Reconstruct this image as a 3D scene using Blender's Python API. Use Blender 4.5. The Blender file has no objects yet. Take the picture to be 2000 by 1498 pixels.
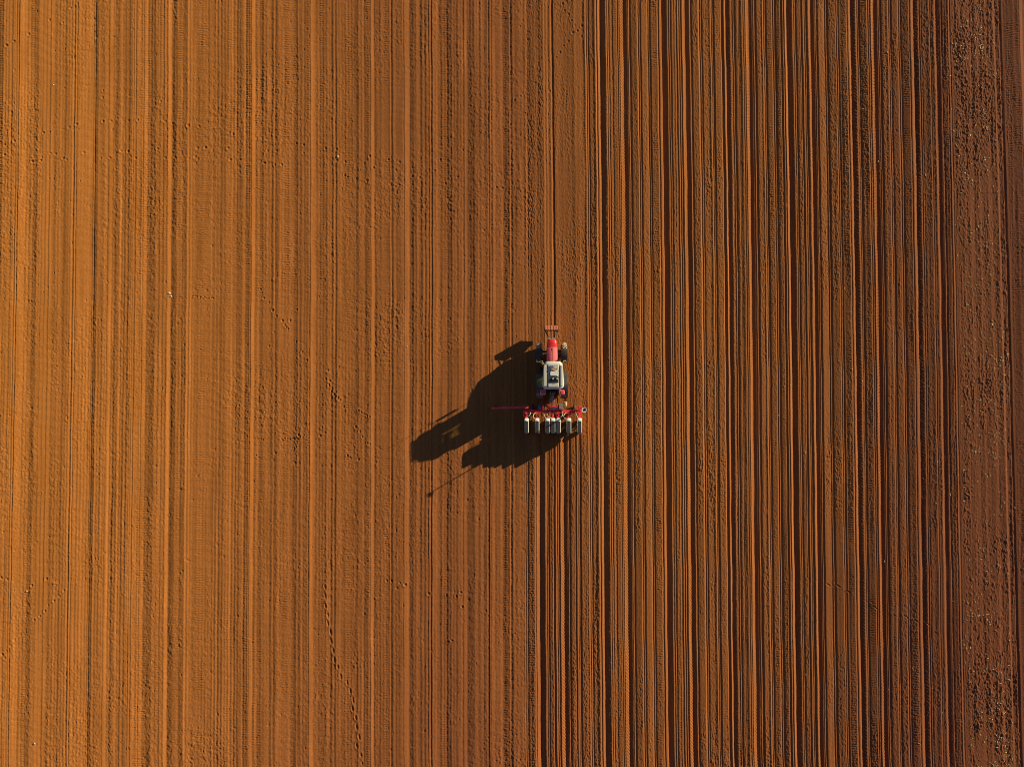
import bpy, bmesh, math, random
import numpy as np
from mathutils import Vector, Matrix
R = math.radians
random.seed(5)
rng = np.random.default_rng(11)
scene = bpy.context.scene
col = scene.collection

# ------------------------------------------------------------------ camera
TILT = R(1.13); ALT = 48.0; LENS = 24.0; SENSOR = 36.0
CAM = Vector((0.0, -ALT * math.tan(TILT), ALT))
cam_data = bpy.data.cameras.new('camera')
cam_data.lens = LENS; cam_data.sensor_width = SENSOR
cam_data.clip_start = 0.5; cam_data.clip_end = 6000
cam = bpy.data.objects.new('camera', cam_data)
col.objects.link(cam); cam.location = CAM; cam.rotation_euler = (TILT, 0, 0)
scene.camera = cam
scene.cycles.pixel_filter_type = 'BLACKMAN_HARRIS'; scene.cycles.filter_width = 1.0
scene.cycles.diffuse_bounces = 1
FPX = 2000 * LENS / SENSOR

def at(px, py, z=0.0):
    """point at height z that stands at a given place of the survey photo"""
    dx, dy = (px - 1000.0) / FPX, -(py - 749.0) / FPX
    c, s = math.cos(TILT), math.sin(TILT)
    d = Vector((dx, dy * c + s, dy * s - c))
    t = (z - CAM.z) / d.z
    return CAM + d * t

# ------------------------------------------------------------------ light
SUN_EL, SUN_AZ = R(15.0), R(29.7)
sd = Vector((math.cos(SUN_AZ) * math.cos(SUN_EL), math.sin(SUN_AZ) * math.cos(SUN_EL), math.sin(SUN_EL)))
ld = bpy.data.lights.new('sun', 'SUN'); ld.energy = 5.0; ld.angle = R(0.5); ld.color = (1.0, 0.85, 0.50)
lo = bpy.data.objects.new('sun', ld); col.objects.link(lo)
lo.rotation_euler = sd.to_track_quat('Z', 'Y').to_euler()
lo.location = (30, 20, 40)
world = bpy.data.worlds.new('World'); scene.world = world; world.use_nodes = True
wn = world.node_tree.nodes; wl = world.node_tree.links
sky = wn.new('ShaderNodeTexSky'); sky.sky_type = 'NISHITA'; sky.sun_disc = False
sky.sun_elevation = SUN_EL; sky.sun_rotation = R(90) - SUN_AZ
sky.air_density = 0.6; sky.dust_density = 0.3; sky.ozone_density = 1.0; sky.altitude = 600
bgn = wn['Background']; bgn.inputs[1].default_value = 0.058
wl.new(sky.outputs[0], bgn.inputs[0])
scene.view_settings.view_transform = 'Standard'; scene.view_settings.look = 'None'
scene.view_settings.exposure = 0.60; scene.view_settings.gamma = 1.0

# ------------------------------------------------------------------ materials
def mat(name, color, rough=0.6, metal=0.0, var=0.12, scale=6.0, bump=0.0, spec=0.5, dust=0.0, coat=0.0):
    m = bpy.data.materials.new(name); m.use_nodes = True
    n, l = m.node_tree.nodes, m.node_tree.links
    p = n['Principled BSDF']
    p.inputs['Roughness'].default_value = rough; p.inputs['Metallic'].default_value = metal
    p.inputs['Specular IOR Level'].default_value = spec
    p.inputs['Coat Weight'].default_value = coat
    tc = n.new('ShaderNodeTexCoord')
    nz = n.new('ShaderNodeTexNoise'); nz.inputs['Scale'].default_value = scale; nz.inputs['Detail'].default_value = 5
    l.new(tc.outputs['Object'], nz.inputs['Vector'])
    mx = n.new('ShaderNodeMix'); mx.data_type = 'RGBA'
    mx.inputs[6].default_value = (*[c * (1 - var) for c in color], 1)
    mx.inputs[7].default_value = (*[min(1, c * (1 + var)) for c in color], 1)
    l.new(nz.outputs['Fac'], mx.inputs[0])
    out = mx.outputs[2]
    if dust:
        n2 = n.new('ShaderNodeTexNoise'); n2.inputs['Scale'].default_value = 3.0; n2.inputs['Detail'].default_value = 8
        l.new(tc.outputs['Object'], n2.inputs['Vector'])
        rp = n.new('ShaderNodeValToRGB'); rp.color_ramp.elements[0].position = 0.35; rp.color_ramp.elements[1].position = 0.7
        l.new(n2.outputs['Fac'], rp.inputs[0])
        mu = n.new('ShaderNodeMath'); mu.operation = 'MULTIPLY'; mu.inputs[1].default_value = dust
        l.new(rp.outputs[0], mu.inputs[0])
        m2 = n.new('ShaderNodeMix'); m2.data_type = 'RGBA'; m2.inputs[7].default_value = (0.42, 0.27, 0.16, 1)
        l.new(mu.outputs[0], m2.inputs[0]); l.new(out, m2.inputs[6]); out = m2.outputs[2]
    l.new(out, p.inputs['Base Color'])
    if bump:
        b = n.new('ShaderNodeBump'); b.inputs['Strength'].default_value = bump; b.inputs['Distance'].default_value = 0.01
        l.new(nz.outputs['Fac'], b.inputs['Height']); l.new(b.outputs[0], p.inputs['Normal'])
    return m

M = dict(
    red=mat('red_paint', (0.62, 0.012, 0.018), 0.32, dust=0.18, coat=0.3),
    red2=mat('implement_red_paint', (0.90, 0.024, 0.055), 0.4, dust=0.22, coat=0.2),
    hood=mat('hood_red_paint', (0.90, 0.17, 0.19), 0.36, dust=0.10, coat=0.5),
    roof=mat('pale_roof_plastic', (0.62, 0.60, 0.55), 0.45, dust=0.15),
    black=mat('black_steel', (0.012, 0.012, 0.014), 0.5, dust=0.06),
    grey=mat('dark_grey_plastic', (0.045, 0.045, 0.055), 0.45, dust=0.08),
    fender=mat('charcoal_fender_plastic', (0.035, 0.034, 0.042), 0.42, dust=0.12),
    rubber=mat('tyre_rubber', (0.018, 0.017, 0.018), 0.8, dust=0.18, bump=0.3),
    lug=mat('dusty_tyre_lugs', (0.55, 0.47, 0.36), 0.9, dust=0.3),
    rim=mat('pale_wheel_rim', (0.55, 0.53, 0.50), 0.4, dust=0.2),
    steel=mat('bare_steel', (0.45, 0.45, 0.46), 0.35, metal=0.8, dust=0.1),
    hopper=mat('white_hopper_plastic', (0.80, 0.79, 0.77), 0.4, dust=0.06),
    lid=mat('slate_hopper_lid', (0.032, 0.034, 0.046), 0.6, dust=0.02),
    hose=mat('cream_hose', (0.72, 0.62, 0.46), 0.5),
    bluebox=mat('blue_grey_box', (0.09, 0.12, 0.30), 0.5, dust=0.1),
    amber=mat('amber_beacon', (0.75, 0.26, 0.06), 0.3),
    greybox=mat('brown_grey_box', (0.26, 0.20, 0.20), 0.5, dust=0.1),
    tan=mat('tan_plastic', (0.62, 0.45, 0.28), 0.5, dust=0.1),
    weight=mat('faded_red_weight', (0.88, 0.27, 0.14), 0.55, dust=0.08),
    seat=mat('seat_fabric', (0.02, 0.02, 0.02), 0.9),
    lamp=mat('lamp_lens', (0.7, 0.68, 0.6), 0.15),
    tail=mat('tail_lamp_lens', (0.85, 0.10, 0.12), 0.2),
    stone=mat('pale_limestone', (0.62, 0.54, 0.44), 0.8, var=0.2, bump=0.5),
    straw=mat('dry_straw', (0.78, 0.56, 0.28), 0.7, var=0.35, scale=2.0),
)
def glass_mat():
    m = bpy.data.materials.new('green_tinted_glass'); m.use_nodes = True
    n, l = m.node_tree.nodes, m.node_tree.links
    n.remove(n['Principled BSDF'])
    tr = n.new('ShaderNodeBsdfTransparent'); tr.inputs[0].default_value = (0.80, 0.88, 0.66, 1)
    gl = n.new('ShaderNodeBsdfGlossy'); gl.inputs['Roughness'].default_value = 0.05
    gl.inputs[0].default_value = (0.9, 0.95, 0.9, 1)
    fr = n.new('ShaderNodeFresnel'); fr.inputs[0].default_value = 1.5
    mx = n.new('ShaderNodeMixShader')
    l.new(fr.outputs[0], mx.inputs[0]); l.new(tr.outputs[0], mx.inputs[1]); l.new(gl.outputs[0], mx.inputs[2])
    l.new(mx.outputs[0], n['Material Output'].inputs[0])
    return m
M['glass'] = glass_mat()

# ------------------------------------------------------------------ the field: relief read off the photo as a slope profile
# "v brightness texture" at 13.33 v per photo pixel, measured along photo row 590
STRIPS = [
 (0, "0 1.0g 30 1.15g 50 .9g 150 1.1g 225 .75g 250 .95g 330 .45s 360 .95s 400 .15s 428 1.25g 600 .9g 640 1.15g 700 .75g 720 1.0t 800 .6r 940 1.0g 1030 .65s 1050 1.1s 1130 .8s 1150 1.15s 1230 .5s 1255 1.15s 1335 .6r 1380 .85r 1500 1.1r 1600 .85g 1700 1.0g 1790 .85g 1810 1.1g 1865 .4s 1895 1.05s 1935 .1s 1960 1.3g"),
 (150, "0 1.2g 360 .55r 405 .15s 440 .6r 500 1.05g 580 .85r 700 1.1g 770 .5s 800 1.3s 885 1.0g 940 .6r 1050 .95g 1100 1.25g 1135 .95g 1200 .65s 1240 1.0g 1310 .65g 1350 .95g 1425 .35s 1450 1.15s 1490 .2s 1512 1.25g 1590 1.05t 1680 .45s 1705 1.3t 1790 .85t 1890 .55r"),
 (300, "0 .6r 30 1.1g 110 .7g 140 1.1t 215 .55s 240 1.05g 310 .75g 345 1.35s 425 .45r 550 .65r 580 1.0t 720 .6r 860 1.5s 895 .9g 940 1.35s 975 1.0g 1090 .8r 1140 .95t 1370 .8r 1480 1.15g 1505 .65r 1590 1.15g 1610 .75g 1680 1.05g 1710 .7g 1780 1.0g 1810 .75g 1870 1.0g 1900 .95t"),
 (450, "0 1.2g 40 .9t 120 1.2g 135 .6r 300 1.15g 370 .7t 460 .6t 515 .1s 540 1.6s 615 .95t 700 1.2g 750 .75t 850 .95g 940 1.1g 1050 .65g 1120 1.3s 1150 .6g 1220 1.05g 1360 .95t 1540 1.1g 1600 .85t 1680 .5g 1750 1.1s 1780 .75g 1870 1.15s 1915 .7g 1960 .95g"),
 (600, "0 .8t 60 .2s 80 1.5s 180 1.05g 320 .85t 440 .75r 530 1.1g 615 .65g 680 1.1g 725 .5s 780 1.05g 920 .85g 1000 .95T 1150 .75r 1240 1.1g 1260 .5g 1330 .95g 1440 1.15g 1490 .65g 1550 .8T 1640 .2s 1660 1.6s 1745 .55r 1800 .95g 1880 .65r 1920 1.05g"),
 (750, "0 .95T 110 .7g 180 .45s 240 1.1g 310 .85r 400 1.0g 510 .45s 540 1.45s 670 .55r 780 .95g 840 1.15g 940 .45r 990 1.15g 1060 .75g 1100 1.05g 1160 .45s 1190 1.1s 1240 .05s 1265 1.3g 1440 .9g 1500 1.1t 1640 .5r 1770 1.05g 1880 .8g 1950 1.1g"),
 (900, "0 1.2g 60 .55s 95 1.3s 180 .65g 230 .6r 380 1.15g 470 .85g 540 1.2g 610 .6g 640 .85g 715 .3s 745 .95g 790 .1s 815 1.3g 900 1.05g 1050 1.3s 1100 .65t 1210 .6r 1300 .45g 1360 1.1g 1430 .7r 1470 1.0g 1590 1.1g 1640 .8g 1700 1.4g 1750 .6r 1900 .9g"),
 (1050, "0 .9g 40 .6r 150 .75g 180 1.5s 220 .95g 265 1.4s 300 .95g 380 1.3s 400 .02s 438 1.1g 600 .95g 780 .85r 940 .7r 1000 1.15g 1240 .7t 1290 1.6s 1330 .05s 1350 1.6s 1375 .3s 1410 1.1g 1490 .65g 1555 1.7s 1600 .05s 1625 1.5s 1705 0s 1795 .6t 1840 1.5s 1870 .1s 1890 1.6s 1920 .25s 1944 1.2g"),
 (1150, "610 1.2g 680 .15s 700 1.1t 790 1.2s 815 .05s 835 1.3s 855 .25s 895 1.6h 985 0s 1050 .6s 1090 .05s 1105 1.3s 1130 .2s 1170 .9g 1325 1.5s 1355 .05s 1385 1.4s 1400 .2s 1440 1.15g 1575 1.4s 1610 .05s 1635 .9s 1655 .25s 1690 1.0t 1850 1.5s 1880 .05s 1910 1.6s 1985 0s"),
 (1290, "120 0s 250 1.1s 290 .05s 315 1.3s 335 .2s 370 1.1t 430 .3s 445 1.2s 495 .1s 525 1.4s 560 .05s 585 1.3s 605 .3s 665 1.7d 750 0s 820 .5s 850 1.2s 880 .2s 920 1.0g 1065 1.6s 1110 .05s 1135 1.2s 1155 .1s 1190 1.1g 1330 .6t 1380 1.5s 1415 .05s 1435 .9s 1455 .2s 1500 1.1t 1650 1.4s 1680 .2s 1745 1.5s"),
 (1410, "205 .05k 295 1.1t 360 .1s 385 1.3s 405 .3s 450 1.0t 490 1.2s 515 .2s 525 1.2s 545 .6t 600 1.3s 635 .05s 655 1.2s 680 .25s 720 1.7h 805 0s 890 .4s 925 1.2s 950 .15s 1000 1.1g 1110 .5t 1145 1.5s 1185 .05s 1205 1.2s 1225 .15s 1270 .95t 1390 1.4s 1420 .1s 1450 1.3s 1470 .2s 1520 .85t 1630 .15s 1680 1.4s 1705 .05s 1735 1.7s"),
 (1540, "88 0k 190 .7t 215 1.3s 245 .05s 265 1.3s 290 .2s 325 .95g 390 .1s 405 1.2s 425 .3s 475 1.4s 515 .05s 535 1.2s 555 .25s 600 .9g 640 1.7d 700 0s 780 .6s 790 .1s 815 1.2s 830 .2s 880 1.2g 1050 .1s 1085 .9s 1105 .1s 1155 .8g 1330 1.2s 1350 .05s 1385 1.2s 1400 .25s 1445 1.2s 1465 .5t 1530 .7T 1610 1.2s 1640 .1s 1665 1.2s 1685 1.4g 1755 0K 1860 1.2s"),
 (1680, "45 .05s 65 1.1s 85 .2s 125 .75t 280 1.2s 310 .05s 335 1.1s 355 .2s 410 1.7h 495 0s 570 .5s 590 .1s 615 1.0s 635 .1s 685 .9t 735 1.1g 760 .8t 830 1.3s 865 .05s 890 1.2s 905 .15s 955 .85g 1090 1.4s 1120 .1s 1150 1.2s 1170 .25s 1215 .65t 1370 1.2s 1395 .1s 1420 1.1s 1440 1.4g 1530 .1K 1610 .7g 1640 1.1s 1670 .1s 1695 1.0s 1715 .4g 1750 .9g 1810 .65g 1915 1.3s 1945 .1s 1965 1.1s"),
 (1780, "655 .5g 700 1.2g 740 1.5d 800 .1s 870 .5s 910 1.2s 925 .3g 975 1.0s 990 .6t 1070 .15g 1110 1.3s 1155 .1s 1180 1.1s 1200 .8g 1280 .7R 1600 .85r 1700 .5R 1820 .9R"),
 (1850, "880 .85R 960 .6R 1150 1.0R 1230 .5R 1390 1.2r 1450 .4R 1570 .0s 1635 .9s 1690 .65t 1900 .8t 1960 .7t"),
]
# newly sown rows behind the planter, measured along photo row 1030
SOWN = (1020, "60 1.4s 105 .05s 125 1.1s 155 .4s 185 .8t 335 1.4s 370 .05s 390 1.4s 480 0s 595 .5t 610 1.3s 655 .1s 675 1.4s 695 .3s 735 1.0g 815 1.3s 830 .1s 885 1.4s 925 .05s 945 1.2s 965 .2s 1010 1.2g 1030 1.7d 1115 .05s 1180 .5s 1200 .1s 1215 .9s 1240 .2s 1285 1.0g 1400 .15s 1440 1.4s 1475 .1s 1490 1.2s 1515 .15s 1560 1.05g 1720 .4t 1735 1.0t")

def parse(strips):
    out = []
    for off, s in strips:
        tk = s.split()
        for i in range(0, len(tk), 2):
            out.append((off + float(tk[i]) / 13.333 - (1.3 if tk[i + 1][-1] in 'dh' else 0), float(tk[i + 1][:-1]), tk[i + 1][-1]))
    out.sort(key=lambda a: a[0])
    return out

TEX = {  # texture letter -> (grain, coarse clods, ticks, diagonal lugs, chevrons, deep-lug)
 's': (.0016, 0, 0, 0, 0), 'g': (.0052, .0008, 0, 0, 0), 't': (.0042, .001, .0085, 0, 0), 'T': (.005, .002, .0095, 0, 0),
 'r': (.0060, .0020, 0, 0, 0), 'R': (.0066, .0075, 0, 0, 0), 'd': (.002, 0, 0, .045, 0), 'h': (.002, 0, 0, 0, .045),
 'k': (.004, 0, 0, .03, 0), 'K': (.004, .002, 0, .05, 0)}
DX = 0.008
def profile(segs, py, xlo, xhi, k):
    """integrate a slope profile; returns sample axis, height, texture channels"""
    xs = np.arange(xlo, xhi, DX)
    edges = [at(p, py).x for p, _, _ in segs]
    idx = np.clip(np.searchsorted(edges, xs, 'right') - 1, 0, len(segs) - 1)
    b = np.array([s[1] for s in segs])[idx]
    def sl(q, x=99): return k * (1 - q ** (1.8 if x > 1140 else 1.45)) * ((1.18 if x > 1140 else 1.1) if q < .5 else 1.0)
    slope = np.array([sl(s[1] ** (.6 if s[2] in 'rR' else 1), s[0] if k == K else 1200) for s in segs])[idx]
    ch = np.array([TEX[s[2]] for s in segs])[idx].T.copy()
    for i, (p, bb, t) in enumerate(segs):         # every shaded flank drops off on its sunny side
        if bb < .5 and i + 1 < len(segs):
            w = edges[i + 1] - edges[i]
            if w > 0.9: continue
            rise = sl(bb ** (.6 if t in 'rR' else 1), p if k == K else 1200) * w
            n = 5 if w > .12 else 3
            if i and segs[i - 1][1] > 1.05 and edges[i] - edges[i - 1] < .30: n = max(n, int((edges[i] - edges[i - 1]) / DX) - 1)
            j = int((edges[i] - xlo) / DX)
            if 0 <= j - n and j < len(xs):
                slope[j - n:j] -= rise * (0.85 - .4 * (t in 'rR')) / (n * DX)
    def gauss(a, sig):
        r = int(sig * 3 / DX); q = np.exp(-.5 * (np.arange(-r, r + 1) * DX / sig) ** 2); q /= q.sum()
        return np.convolve(np.pad(a, r, mode='edge'), q, 'valid')
    slope = slope - gauss(slope, 0.9)
    h = np.cumsum(slope) * DX
    h = h - gauss(h, 1.6)
    h = gauss(h, 0.007)
    ch = np.array([gauss(c, 0.02) for c in ch])
    return xs, h, ch

K = 0.33
segs = parse(STRIPS)
# the same tillage goes on beyond the photo on both sides
left = [(p - 992, b, t) for p, b, t in segs if 700 < p < 992 - 1]
right = [(p + 1400, b, t) for p, b, t in segs if 601 < p < 1000]
segs = left + segs + right
XLO, XHI = -43.0, 43.0
xs, hA, chA = profile(segs, 590, XLO, XHI, K)
sown = parse([SOWN])
xs2, hB, chB = profile([(p, b, t) for p, b, t in segs if p < 1020 + 60 / 13.33 ] + sown + [(p + 4.6, b, t) for p, b, t in segs if p > 1146], 1030, XLO, XHI, K * 1.0001)

# how each drilled line leans: photo x at the top edge and at the bottom edge
LEAN = [(-200, -228), (44, 21), (155, 136), (271, 256), (337, 326), (494, 487), (609, 606), (725, 726), (960, 961), (1077, 1088), (1175.5, 1189.5),
        (1296, 1312), (1341, 1360), (1467, 1486), (1541, 1564), (1589, 1610.5), (1664, 1690), (1712, 1736), (1786, 1812), (1830, 1859), (1951, 1995), (2100, 2145)]
lx, lm = [], []
Y590 = at(1000, 590).y; Y1030 = at(1000, 1030).y
for a, b in LEAN:
    A, B = at(a, 0), at(b, 1498)
    m = (B.x - A.x) / (B.y - A.y)
    lx.append(A.x + m * (Y590 - A.y)); lm.append(m)
lx, lm = np.array(lx), np.array(lm)

# grid axes
def axis(pts):
    out = []
    for a, b, st in pts:
        n = max(1, int(round((b - a) / st))); out.append(np.linspace(a, b, n, endpoint=False))
    return np.concatenate(out + [np.array([pts[-1][1]])])
geo = np.array([2500, 1400, 800, 450, 260, 150, 95, 65.])
xa = np.concatenate([-geo, axis([(-42, -38, .12), (-38, 0.9, .034), (.9, 35.5, .021), (35.5, 38.5, .034), (38.5, 42, .12)]), geo[::-1]])
ya = np.concatenate([-geo, axis([(-34, -30, .12), (-30, 30.5, .046), (30.5, 34, .12)]), geo[::-1]])
NX, NY = len(xa), len(ya)
X, Y = np.meshgrid(xa.astype(np.float32), ya.astype(np.float32))
inner = (np.abs(X) < 41.9) & (np.abs(Y) < 33.9)
fade = np.clip((41.5 - np.abs(X)) / 3, 0, 1) * np.clip((33.5 - np.abs(Y)) / 3, 0, 1)
mfun = np.interp(X, lx, lm).astype(np.float32)
wob = (0.010 * np.sin(Y * .9 + 1.3) + 0.006 * np.sin(Y * 2.3 + .4) + 0.035 * np.sin(Y * .11 + .5)).astype(np.float32)
jit = rng.normal(size=NY).astype(np.float32); kk = np.ones(5) / 5
jit = np.convolve(jit, kk, 'same')[:, None] * 0.004
X0 = X - mfun * (Y - Y590) - wob - jit
X1 = X - mfun * (Y - Y1030) - wob - jit
U = X - mfun * Y
def samp(tab, xq): return np.interp(xq, xs, tab).astype(np.float32)
H = samp(hA, X0); C = [samp(c, X0) for c in chA]
# sown strip: only behind the planter
yp = at(1080, 846).y
xl = at(1024.3, 1030).x; xr = at(1148.5, 1030).x
mY = np.clip((yp - Y) / .12, 0, 1)
mX = np.clip((X1 - xl) / .05, 0, 1) * np.clip((xr - X1) / .05, 0, 1)
mS = (mX * mY).astype(np.float32)
H = H * (1 - mS) + samp(hB, X1) * mS
C = [a * (1 - mS) + samp(c, X1) * mS for a, c in zip(C, chB)]
# marker line of this pass, cut from the disc downwards; second line beside it
xm = at(956.6, 1030).x
ml = (Y < at(957, 799).y)
d = X1 - xm
H += np.where(ml, -0.035 * np.exp(-(d / .030) ** 2) + 0.016 * np.exp(-((d - .075) / .04) ** 2), 0).astype(np.float32)

def sm(a, ky, kx):
    for ax, r in ((0, ky), (1, kx)):
        for _ in range(r):
            a = (np.roll(a, 1, ax) + 2 * a + np.roll(a, -1, ax)) * 0.25
    return a
def unit(a): return ((a - a.mean()) / a.std()).astype(np.float32)
def noise(sy, sx, ky, kx):
    """smooth random field with features of sy rows by sx columns"""
    g = rng.normal(size=(NY // sy + 3, NX // sx + 3)).astype(np.float32)
    yi = np.arange(NY) / sy; xi = np.arange(NX) / sx
    y0 = yi.astype(int); x0 = xi.astype(int)
    fy = (yi - y0)[:, None].astype(np.float32); fx = (xi - x0)[None, :].astype(np.float32)
    fy = fy * fy * (3 - 2 * fy); fx = fx * fx * (3 - 2 * fx)
    a = g[y0][:, x0]; b_ = g[y0][:, x0 + 1]; c = g[y0 + 1][:, x0]; e = g[y0 + 1][:, x0 + 1]
    a = (a * (1 - fx) + b_ * fx) * (1 - fy) + (c * (1 - fx) + e * fx) * fy
    return unit(sm(a, ky, kx))
n1 = unit(sm(rng.normal(size=(NY, NX)).astype(np.float32), 1, 2))
n2 = noise(3, 5, 0, 1)
n3 = noise(4, 6, 0, 0)
n4 = noise(60, 5, 0, 1)       # long streaks
n5 = noise(110, 130, 0, 0)
amp = np.where(X0 < 1.0, .55, .72) * np.clip(1 + .35 * n5 + .2 * noise(30, 20, 0, 0), .3, 2.2)
H += amp * C[0] * (1.15 * n1 + .45 * n2)
amp = np.where(X0 > 30, np.clip(amp * 1.3, .55, 1.6), amp).astype(np.float32)
cl = np.maximum(n2 + .5 * n1 - .55, 0)
H += amp * C[1] * (1.25 * cl + .45 * n3)
H *= 1 + .06 * noise(50, 24, 0, 0) + .02 * noise(12, 12, 0, 0)
H += amp * C[0] * .6 * n4
H += np.where(X0 < 3.0, .0026, .0008).astype(np.float32) * np.clip(.8 + .7 * noise(220, 60, 0, 0), 0, 1.8) * np.sin(2 * np.pi * X0 / .226)
H += amp * .0022 * noise(420, 4, 0, 1)
gx_ = X0 - at(1081.7, 590).x - .03
H -= np.where(Y > at(1080, 640).y, .085 * np.exp(-(gx_ / .055) ** 4), 0).astype(np.float32)
H += np.where(X0 < 1.0, .0022, .001) * np.sin(2 * np.pi * (Y / .62 + .6 * n5 + .15 * X)) 
pits = np.maximum(noise(4, 5, 0, 0) - 2.25, 0)
H -= np.minimum(pits, .8) * .022 * (X < 1.5)
tick = np.sin(2 * np.pi * (Y / .165 + .25 * np.sin(X * 3.1) + .12 * n3))
H += C[2] * tick * np.clip(.75 + .5 * noise(20, 30, 0, 0), .1, 1.6)
ph = Y / .235
lug = np.maximum(np.sin(2 * np.pi * (ph + U / .20)) - .1, 0) ** 1.2
H -= C[3] * lug
chev = np.abs(((U * 1.0) % .5) - .25)
for off, cw in ((1218.2, .34), (1466.6, .30), (1713.5, .32), (1799, .34)):
    c0 = at(off, 590).x
    dd = X0 - c0
    w = np.abs(dd) < .30
    cv = np.maximum(np.sin(2 * np.pi * (ph + np.abs(dd) / .21 + (dd > 0) * .5)) - .1, 0) ** 1.2
    H -= np.where(w, C[4] * cv, 0).astype(np.float32)

# hoof prints, footprints and scratches
def dent(px, py, rx=.085, ry=.10, dep=.055, ang=0.):
    p = at(px, py)
    ix0, ix1 = np.searchsorted(xa, [p.x - .6, p.x + .6]); iy0, iy1 = np.searchsorted(ya, [p.y - .6, p.y + .6])
    if ix1 - ix0 < 3 or iy1 - iy0 < 3: return
    dx = X[iy0:iy1, ix0:ix1] - p.x; dy = Y[iy0:iy1, ix0:ix1] - p.y
    ca, sa = math.cos(ang), math.sin(ang)
    r2 = ((dx * ca + dy * sa) / rx) ** 2 + ((-dx * sa + dy * ca) / ry) ** 2
    H[iy0:iy1, ix0:ix1] += (-dep * np.exp(-r2) + dep * .38 * np.exp(-(np.sqrt(r2) - 1.6) ** 2 * 3)).astype(np.float32)
def marks(ox, oy, s, **k):
    for t in s.split():
        a, b = t.split(','); dent(ox + float(a) / 4, oy + float(b) / 4, dep=k.get('dep', .034) * random.uniform(.6, 1.2), rx=k.get('rx', .085) * random.uniform(.8, 1.2),
                                  ry=k.get('ry', .085) * random.uniform(.8, 1.2), ang=k.get('ang', random.uniform(-.6, .6)))
marks(0, 0, "222,268 110,325 52,358 385,158 450,125 553,68 490,182 605,30 600,975 540,998 340,1040 390,1035 35,1135 110,1105 85,1115 37,1212 395,1200 435,1205 250,1262 318,1255 495,1237 520,1250 655,1195 787,1238 858,1235 805,950 865,948 1005,945 1075,940 1290,950 1350,965 1470,982 1555,990 945,1180 1000,1185 1018,1222 1060,1238 1232,1165 1290,1235 1370,1230 1475,1240 1525,1225 1545,1242 1540,1158 1605,1155 1790,1035 1820,1050 1782,1160 1800,1250 1880,1252 800,765 1257,793 805,710")
marks(500, 0, "5,1083 85,1090 90,1180 160,1180 318,1122 372,1135 35,1258 65,1275 148,1288 200,1288 370,1200 543,1162 630,1168 632,1255 697,1265 693,1370 715,1385 787,1398 888,1222 868,1413 1035,1250 1120,1268 915,1310 1050,1437 1085,1460 1220,1378 1275,1390 1350,1330 1395,1337 1440,1250 1575,1385 1480,1437 1880,1465 1920,1470")
marks(1000, 0, "395,30 410,85 440,115 465,165 490,205 510,245 545,205 540,285 475,260 440,325 405,360 375,410 345,450 295,715 180,650 105,730 65,755 20,785")
marks(500, 560, "560,655 545,720 570,770 595,800 625,825 620,860 655,885 685,935 640,870 515,1100 540,1140 500,1165 330,1155 320,1190 375,1160 300,1190 715,1320 735,1335 800,1350 150,1300 780,1095 810,1130 830,1170 870,1220 35,20 60,90 100,125 130,185 160,230 205,265 265,265 235,315 320,180 315,430 360,510 100,465 400,575 590,815 610,840 575,735 250,330 225,300", dep=.045, rx=.07, ry=.09)
marks(500, 1123, "540,90 542,165 543,240 560,310 560,375 583,445 587,515 601,585 613,660 640,715 660,790 712,840 735,905 757,970 753,1040 780,1110 787,1185 805,1260 788,1330 820,1405 828,1470", rx=.075, ry=.17, dep=.042, ang=.18)
marks(1500, 1123, "310,20 470,75 550,85 630,130 775,210 840,255 990,315 1080,325 1160,360 1255,385 1310,450", rx=.05, ry=.20, dep=.03, ang=1.0)
marks(0, 1123, "10,20 55,30 360,30 250,80 500,120 465,165 420,200 350,280 312,320 268,350 115,330 155,465 110,505 85,550 50,590 35,645 20,620")
marks(500, 1123, "1165,75 1125,60 1060,45 1020,45 1100,100 1350,145 1600,135 1565,165 1490,160 1610,245 1500,520 1530,510", dep=.05)
for i in range(90):       # scattered pocks
    dent(random.uniform(0, 1150), random.uniform(0, 1498), .05, .06, random.uniform(.012, .03))
for (a, b_, c, d_) in [(372, 580, 415, 583), (585, 850, 575, 880), (700, 800, 722, 815), (548, 860, 590, 852)]:
    for t in np.linspace(0, 1, 12): dent(a + (c - a) * t + random.uniform(-2, 2), b_ + (d_ - b_) * t + random.uniform(-2, 2), .06, .06, .03)
H *= fade
H = np.where(inner, H, 0).astype(np.float32)

# soil tone: fines, sown-soil moisture, and light falloff painted into the colour
tone = (.16 * noise(160, 40, 0, 0) + .5 * n4 + .35 * noise(500, 8, 0, 2) + .25 * n1)
dim_wet = np.interp(X0, [-36, -22, -4, 5, 9, 22, 31, 36], [0, .22, .64, .58, .50, .60, .90, 1.0]) + .14 * np.clip(-Y / 20, 0, 1.3) + .02 * noise(300, 90, 0, 0)  # darker rightward and downward: painted light falloff, along with damper sown soil
dim_wet = np.clip(dim_wet, 0, 1)
fresh = mS
dim_wet = np.maximum(dim_wet, fresh * .5)
verts = np.empty((NY * NX, 3), np.float32); verts[:, 0] = X.ravel(); verts[:, 1] = Y.ravel(); verts[:, 2] = H.ravel()
me = bpy.data.meshes.new('field_soil')
me.vertices.add(NY * NX); me.vertices.foreach_set('co', verts.ravel())
i0 = (np.arange(NY - 1, dtype=np.int32)[:, None] * NX + np.arange(NX - 1, dtype=np.int32)[None, :]).ravel()
quads = np.stack([i0, i0 + 1, i0 + 1 + NX, i0 + NX], 1).astype(np.int32)
nq = len(quads)
me.loops.add(nq * 4); me.loops.foreach_set('vertex_index', quads.ravel())
me.polygons.add(nq); me.polygons.foreach_set('loop_start', (np.arange(nq, dtype=np.int32) * 4))
me.polygons.foreach_set('use_smooth', np.ones(nq, bool))
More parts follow.
